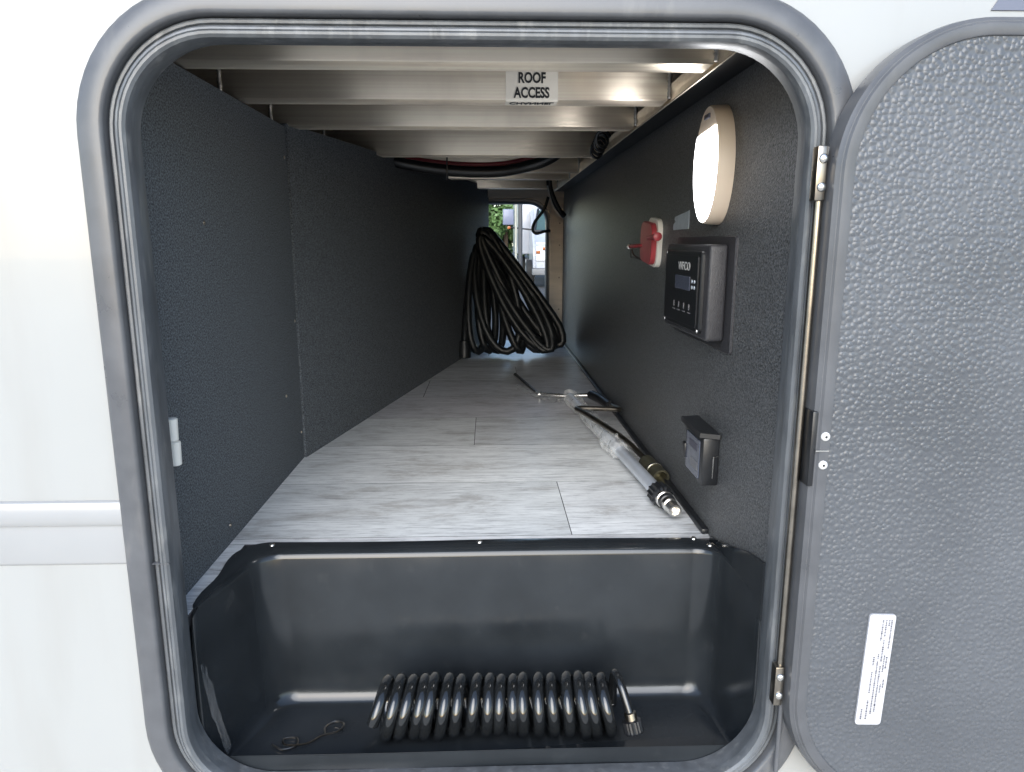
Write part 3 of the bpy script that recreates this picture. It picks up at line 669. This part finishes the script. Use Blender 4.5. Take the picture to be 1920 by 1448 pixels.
# loose flap of film at the far end of the pole
bm = bmesh.new(); gv = []
for i in range(15):
    row = []
    for j in range(7):
        t, s = i/14, j/6
        row.append(bm.verts.new((0.225 - 0.135*t + rnd.uniform(-.003, .003), 1.20 + 0.22*t*t + (s-0.5)*0.10 + rnd.uniform(-.008, .008), 0.006 + 0.016*abs(math.sin(i*1.3 + j*0.9)) * (1 - 0.5*t) + rnd.uniform(0, .004))))
    gv.append(row)
for i in range(14):
    for j in range(6): bm.faces.new((gv[i][j], gv[i][j+1], gv[i+1][j+1], gv[i+1][j]))
put(fin(bm, 'film_flap', 'film', None, 25), pl)

ck = empty('crank_handle', (0.25, 1.1, 0.0), 'bent dark steel crank rod with black grip and brass coloured socket on the floor', 'crank')
tube('rod', catmull([(0.088, 1.52, 0.030), (0.142, 1.325, 0.012), (0.160, 1.300, 0.010), (0.228, 1.275, 0.010), (0.300, 1.262, 0.014), (0.318, 1.240, 0.016)], 6), 0.0066, 'steel', ck, 12)
tube('grip', [(0.305, 1.262, 0.016), (0.322, 1.200, 0.018), (0.334, 1.105, 0.018)], 0.0135, 'black', ck, 14)
tube('rod', catmull([(0.335, 1.08, 0.024), (0.336, 0.99, 0.038), (0.328, 0.94, 0.046), (0.300, 0.932, 0.050), (0.236, 0.926, 0.054), (0.222, 0.920, 0.055), (0.219, 0.908, 0.055), (0.236, 0.850, 0.055), (0.290, 0.680, 0.044), (0.322, 0.575, 0.024)], 5), 0.0062, 'darksteel', ck, 12)
sa = Vector((0.3215, 0.590, 0.0185)); sdv = Vector((0.010, -0.09, -0.004)).normalized()
lathe('socket', sa, sdv, [(0, 0.009), (0.004, 0.0165), (0.052, 0.0165), (0.053, 0.0178), (0.058, 0.0178), (0.059, 0.0165), (0.092, 0.0165), (0.092, 0.0125), (0.06, 0.012)], 'olive', ck, 24)
lathe('socket_ring', sa + sdv*0.0535, sdv, [(0, 0.0170), (0.0005, 0.0181), (0.0040, 0.0181), (0.0045, 0.0170)], 'steel', ck, 24)

# heavy power cord hung in loops at the far end
pc = empty('power_cord', (0.10, 2.2, 0.0), 'heavy black power cord gathered in long drooping loops by the far opening', 'cord')
rnd = random.Random(21)
#      top point,            bottom point,        half width vector
LPS = []
for k in range(3):
    LPS.append(((-0.035 + 0.02*k, 2.20, 0.475 + 0.012*k), (-0.015 + 0.035*k, 2.10, 0.024), (0.040, 0.03, 0.005*k)))
for k in range(22):
    f = rnd.random()
    LPS.append(((-0.035 + 0.05*rnd.random(), 2.11 + 0.12*rnd.random(), 0.46 + 0.055*rnd.random()), (0.19 + 0.135*f, 2.02 + 0.15*rnd.random(), 0.022 + 0.035*f), (0.020 + 0.035*rnd.random(), 0.03*rnd.uniform(-1, 1), 0.015 + 0.045*f*rnd.random())))
LPS += [((-0.040, 2.18, 0.450), (-0.045, 2.08, 0.026), (0.040, 0.02, 0.0)), ((-0.050, 2.16, 0.420), (-0.040, 2.06, 0.024), (0.036, 0.02, 0.0))]
pts = []; SEGS = 26
for k in range(len(LPS) - 1):
    for i in range(SEGS):
        t = i / SEGS; a = 2*math.pi*t
        T = Vector(LPS[k][0]).lerp(Vector(LPS[k+1][0]), t); B = Vector(LPS[k][1]).lerp(Vector(LPS[k+1][1]), t); H = Vector(LPS[k][2]).lerp(Vector(LPS[k+1][2]), t)
        c = (T + B)/2; mj = (T - B)/2
        p = c + mj*math.cos(a) + H*math.sin(a)*(1 - 0.25*math.cos(a)); p.z = max(0.0155, p.z); lim = 0.035 + (0.47 - p.z)*0.756; p.x = min(0.335, p.x if p.x < lim else lim + (p.x - lim)*0.2); pts.append(p)
tube('cord', pts, 0.0155, 'cord', pc, 10)
tube('loose_end', catmull([(-0.055, 2.17, 0.40), (-0.085, 2.12, 0.25), (-0.095, 2.06, 0.12), (-0.098, 2.04, 0.06)], 8), 0.0145, 'cord', pc, 10)
lathe('plug', (-0.098, 2.04, 0.078), (0.0, -0.1, -1), [(0, 0.015), (0.004, 0.022), (0.050, 0.027), (0.070, 0.027), (0.074, 0.022)], 'cord', pc, 18)

# hoses and cables under the ceiling
h1 = tube('sagging_hose', catmull([(-0.36, 1.36, 0.73), (-0.27, 1.34, 0.690), (-0.12, 1.36, 0.668), (0.02, 1.37, 0.665), (0.12, 1.35, 0.680), (0.18, 1.34, 0.700), (0.23, 1.34, 0.735)], 8), 0.016, 'black', None, 12)
tag(h1, 'black corrugated hose sagging below the ceiling beams', 'hose')
h2 = tube('red_cable', catmull([(-0.36, 1.40, 0.74), (-0.24, 1.385, 0.705), (-0.10, 1.40, 0.690), (0.04, 1.40, 0.690), (0.16, 1.39, 0.715), (0.22, 1.39, 0.740)], 8), 0.008, 'red', None, 8)
tag(h2, 'dull red cable tucked above the sagging black hose', 'cable')
zt = tube('zip_tie', [(-0.115, 1.31, 0.71), (-0.115, 1.305, 0.66), (-0.116, 1.31, 0.638)], 0.0022, 'black', None, 6)
tag(zt, 'thin black zip tie end hanging from the sagging hose', 'zip tie')
wc = tube('wire_coil', catmull([(0.285 + 0.016*math.cos(i*1.25), 1.02 + 0.006*i, 0.715 + 0.018*math.sin(i*1.25) - 0.001*i) for i in range(22)], 4), 0.0038, 'black', None, 6)
tag(wc, 'small bundle of black wire curled against the aluminium rail', 'wire')
hc = tube('hanging_cable', catmull([(0.262, 2.34, 0.735), (0.268, 2.35, 0.690), (0.285, 2.36, 0.645), (0.310, 2.37, 0.600), (0.334, 2.38, 0.575)], 8), 0.0125, 'cord', None, 10)
tag(hc, 'thick black cable dropping from the ceiling to the right wall', 'cable')
hw = tube('white_wire', catmull([(0.255, 2.33, 0.70), (0.266, 2.33, 0.655), (0.284, 2.34, 0.610), (0.312, 2.35, 0.574)], 8), 0.003, 'white', None, 6)
tag(hw, 'thin pale wire running beside the thick hanging cable', 'wire')
h3 = tube('looped_cable', catmull([(0.275, 2.52, 0.665), (0.256, 2.52, 0.610), (0.215, 2.52, 0.555), (0.205, 2.52, 0.520), (0.222, 2.52, 0.503), (0.258, 2.52, 0.512), (0.284, 2.54, 0.515)], 8), 0.007, 'cord', None, 8)
tag(h3, 'thin black cable looping across the corner of the far opening', 'cable')

# ------------------------------------------------------------------ outside, beyond the far opening
TY = 20.6
tk = empty('box_truck', (2.3, TY, GZ), 'white box truck parked facing the far opening', 'truck')
def tbox(n, x0, x1, y0, y1, z0, z1, m, bev=0.0): return box(n, x0, x1, TY + y0, TY + y1, GZ + z0, GZ + z1, m, tk, bev, 3)
tbox('cargo_box', 1.02, 3.55, 2.3, 8.0, 0.95, 3.5, 'truckwhite', 0.06)
bm = bmesh.new()   # cab: extruded side outline with bonnet and raked screen
out = [(-0.05, 0.50), (-0.08, 0.95), (0.02, 1.32), (0.95, 1.62), (1.45, 2.40), (2.2, 2.45), (2.2, 0.50)]
A = [bm.verts.new((1.34, TY + y, GZ + z)) for y, z in out]; B = [bm.verts.new((3.26, TY + y, GZ + z)) for y, z in out]
bm.faces.new(A); bm.faces.new(B[::-1])
for i in range(len(out)): bm.faces.new((A[i], B[i], B[(i+1) % len(out)], A[(i+1) % len(out)]))
bmesh.ops.bevel(bm, geom=list(bm.edges), offset=0.09, segments=3, affect='EDGES')
put(fin(bm, 'cab', 'truckwhite', None, 40), tk)
bm = bmesh.new()
q = [(1.46, 0.99, 1.72), (3.14, 0.99, 1.72), (3.02, 1.38, 2.32), (1.58, 1.38, 2.32)]
A = [bm.verts.new((x, TY + y - 0.03, GZ + z)) for x, y, z in q]; B = [bm.verts.new((x, TY + y + 0.03, GZ + z - 0.02)) for x, y, z in q]
bm.faces.new(A); bm.faces.new(B[::-1])
for i in range(4): bm.faces.new((A[i], B[i], B[(i+1) % 4], A[(i+1) % 4]))
wsn = put(fin(bm, 'windscreen', 'glass', None, 30), tk)
for q2 in (((1.44, 0.95, 1.68), (3.16, 0.95, 1.68)), ((1.44, 0.95, 1.68), (1.57, 1.36, 2.36)), ((3.16, 0.95, 1.68), (3.03, 1.36, 2.36))):
    tube('screen_seal', [(x, TY + y - 0.03, GZ + z) for x, y, z in q2], 0.035, 'black', wsn, 8)
tbox('bumper', 1.30, 3.30, -0.22, -0.02, 0.38, 0.58, 'truckgrey', 0.03)
tbox('grille', 1.85, 2.75, -0.11, -0.04, 0.72, 1.10, 'truckgrey', 0.02)
for xa, xb in ((1.42, 1.74), (2.86, 3.18)):
    tbox('headlight', xa, xb, -0.125, -0.03, 0.80, 1.00, 'clearlens', 0.02)
    tbox('indicator', xa + (0.0 if xa < 2 else 0.20), xa + (0.12 if xa < 2 else 0.32), -0.13, -0.03, 1.01, 1.10, 'orange', 0.01)
tbox('marker_lamp', 1.62, 1.76, -0.09, 0.0, 1.12, 1.20, 'orange', 0.01)
for x in (1.16, 3.10):
    for yy in (0.75, 6.2):
        wl = lathe('wheel', (x, TY + yy, GZ + 0.42), (1, 0, 0), [(0, 0.28), (0.02, 0.40), (0.24, 0.40), (0.26, 0.28)], 'tyre', tk, 24)
        lathe('rim', (x - 0.012, TY + yy, GZ + 0.42), (1, 0, 0), [(0, 0.20), (0.01, 0.24), (0.274, 0.24), (0.284, 0.20)], 'truckgrey', wl, 20)
for sx, xa, xb, ar in ((-1, 0.46, 0.80, 1.40), (1, 3.80, 4.14, 3.2)):
    mr2 = tbox('mirror', xa, xb, 0.95, 1.08, 1.86, 2.34, 'mirror', 0.03)
    tube('mirror_arm', [((xa + xb)/2, TY + 1.1, GZ + 1.80), (ar, TY + 1.1, GZ + 1.72)], 0.025, 'black', mr2, 8)
    box('mirror_lamp', xa + 0.14, xa + 0.24, TY + 0.96, TY + 1.06, GZ + 1.74, GZ + 1.83, 'orange', mr2, 0.02)
p1_ = empty('lamp_post', (0.905, 19.5, GZ), 'dark grey steel post standing between the trees and the truck', 'post')
lathe('shaft', (0.905, 19.5, GZ), (0, 0, 1), [(0, 0.066), (6.5, 0.055)], 'post', p1_, 12); lathe('base_plate', (0.905, 19.5, GZ), (0, 0, 1), [(0, 0.16), (0.04, 0.16), (0.06, 0.07)], 'post', p1_, 12)
p2_ = empty('pale_post', (0.80, 19.9, GZ), 'slim pale post rising beside the dark grey post', 'post')
lathe('shaft', (0.80, 19.9, GZ), (0, 0, 1), [(0, 0.034), (5.2, 0.03)], 'palepost', p2_, 10); lathe('cap', (0.80, 19.9, GZ + 5.2), (0, 0, 1), [(0, 0.04), (0.05, 0.04), (0.09, 0.01)], 'palepost', p2_, 10)
def tree(x, y, h, sp, n, seed, label):
    t = empty('tree', (x, y, GZ), label, 'tree', 'trees beyond the road'); rnd = random.Random(seed)
    bm = bmesh.new(); add_tube(bm, [(x, y, GZ), (x + .1, y, GZ + h*.25), (x - .1, y + .1, GZ + h*.55)], .2, 8, rad=lambda i, n: .24 - .06*i)
    for k in range(5):
        a = k*1.3 + seed; add_tube(bm, [(x, y, GZ + h*(.2 + .06*k)), (x + math.cos(a)*sp*.35, y + math.sin(a)*sp*.35, GZ + h*(.4 + .08*k))], .07, 6)
    put(fin(bm, 'trunk', 'bark'), t)
    cl = []
    for k in range(54):
        a = rnd.uniform(0, 6.28); zz = rnd.uniform(0.06, 0.95); rr = sp * math.sqrt(max(0.05, 1 - (zz*2 - 0.9)**2 * 0.85)) * rnd.uniform(0.3, 1.0)
        cl.append((x + rr*math.cos(a), y + rr*math.sin(a), GZ + h*zz, rnd.uniform(0.5, 1.1)*sp*0.32))
    V, F = [], []
    for i in range(n):
        c = rnd.choice(cl); d = Vector((rnd.gauss(0, 1), rnd.gauss(0, 1), rnd.gauss(0, 1))).normalized() * c[3] * rnd.uniform(0.5, 1.05) ** 0.6
        p = Vector(c[:3]) + d; p.z = max(GZ + 0.1, p.z); s = rnd.uniform(0.14, 0.30)
        nrm = (d.normalized() + Vector((rnd.uniform(-.7, .7), rnd.uniform(-.7, .7), rnd.uniform(-.3, .9)))).normalized(); u = nrm.orthogonal().normalized(); v = nrm.cross(u)
        a = rnd.uniform(0, 6.28); u2 = u*math.cos(a) + v*math.sin(a); v2 = nrm.cross(u2); b0 = len(V)
        V += [p - u2*s, p + v2*s*.5, p + u2*s, p - v2*s*.5]; F.append((b0, b0+1, b0+2, b0+3))
    me = bpy.data.meshes.new('crown'); me.from_pydata(V, [], F); put(link(me, 'crown', 'leaf'), t)
for tx, ty, th, tsp, tn, sd_, lab in ((-1.6, 60.5, 9.5, 3.0, 15000, 1, 'broad green tree beyond the pale road behind the truck mirror'), (1.5, 62.5, 11, 3.2, 15000, 2, 'tall bushy green tree behind the grey post'),
        (5.4, 61.0, 9, 3.0, 9000, 3, 'round green tree hidden behind the white box truck'), (-5.6, 62.0, 10, 3.2, 9000, 4, 'leafy tree at the hidden end of the row beyond the road'), (0.2, 67.0, 13, 3.6, 14000, 5, 'taller darker tree standing behind the row by the road')):
    tree(tx, ty, th, tsp, tn, sd_, lab)
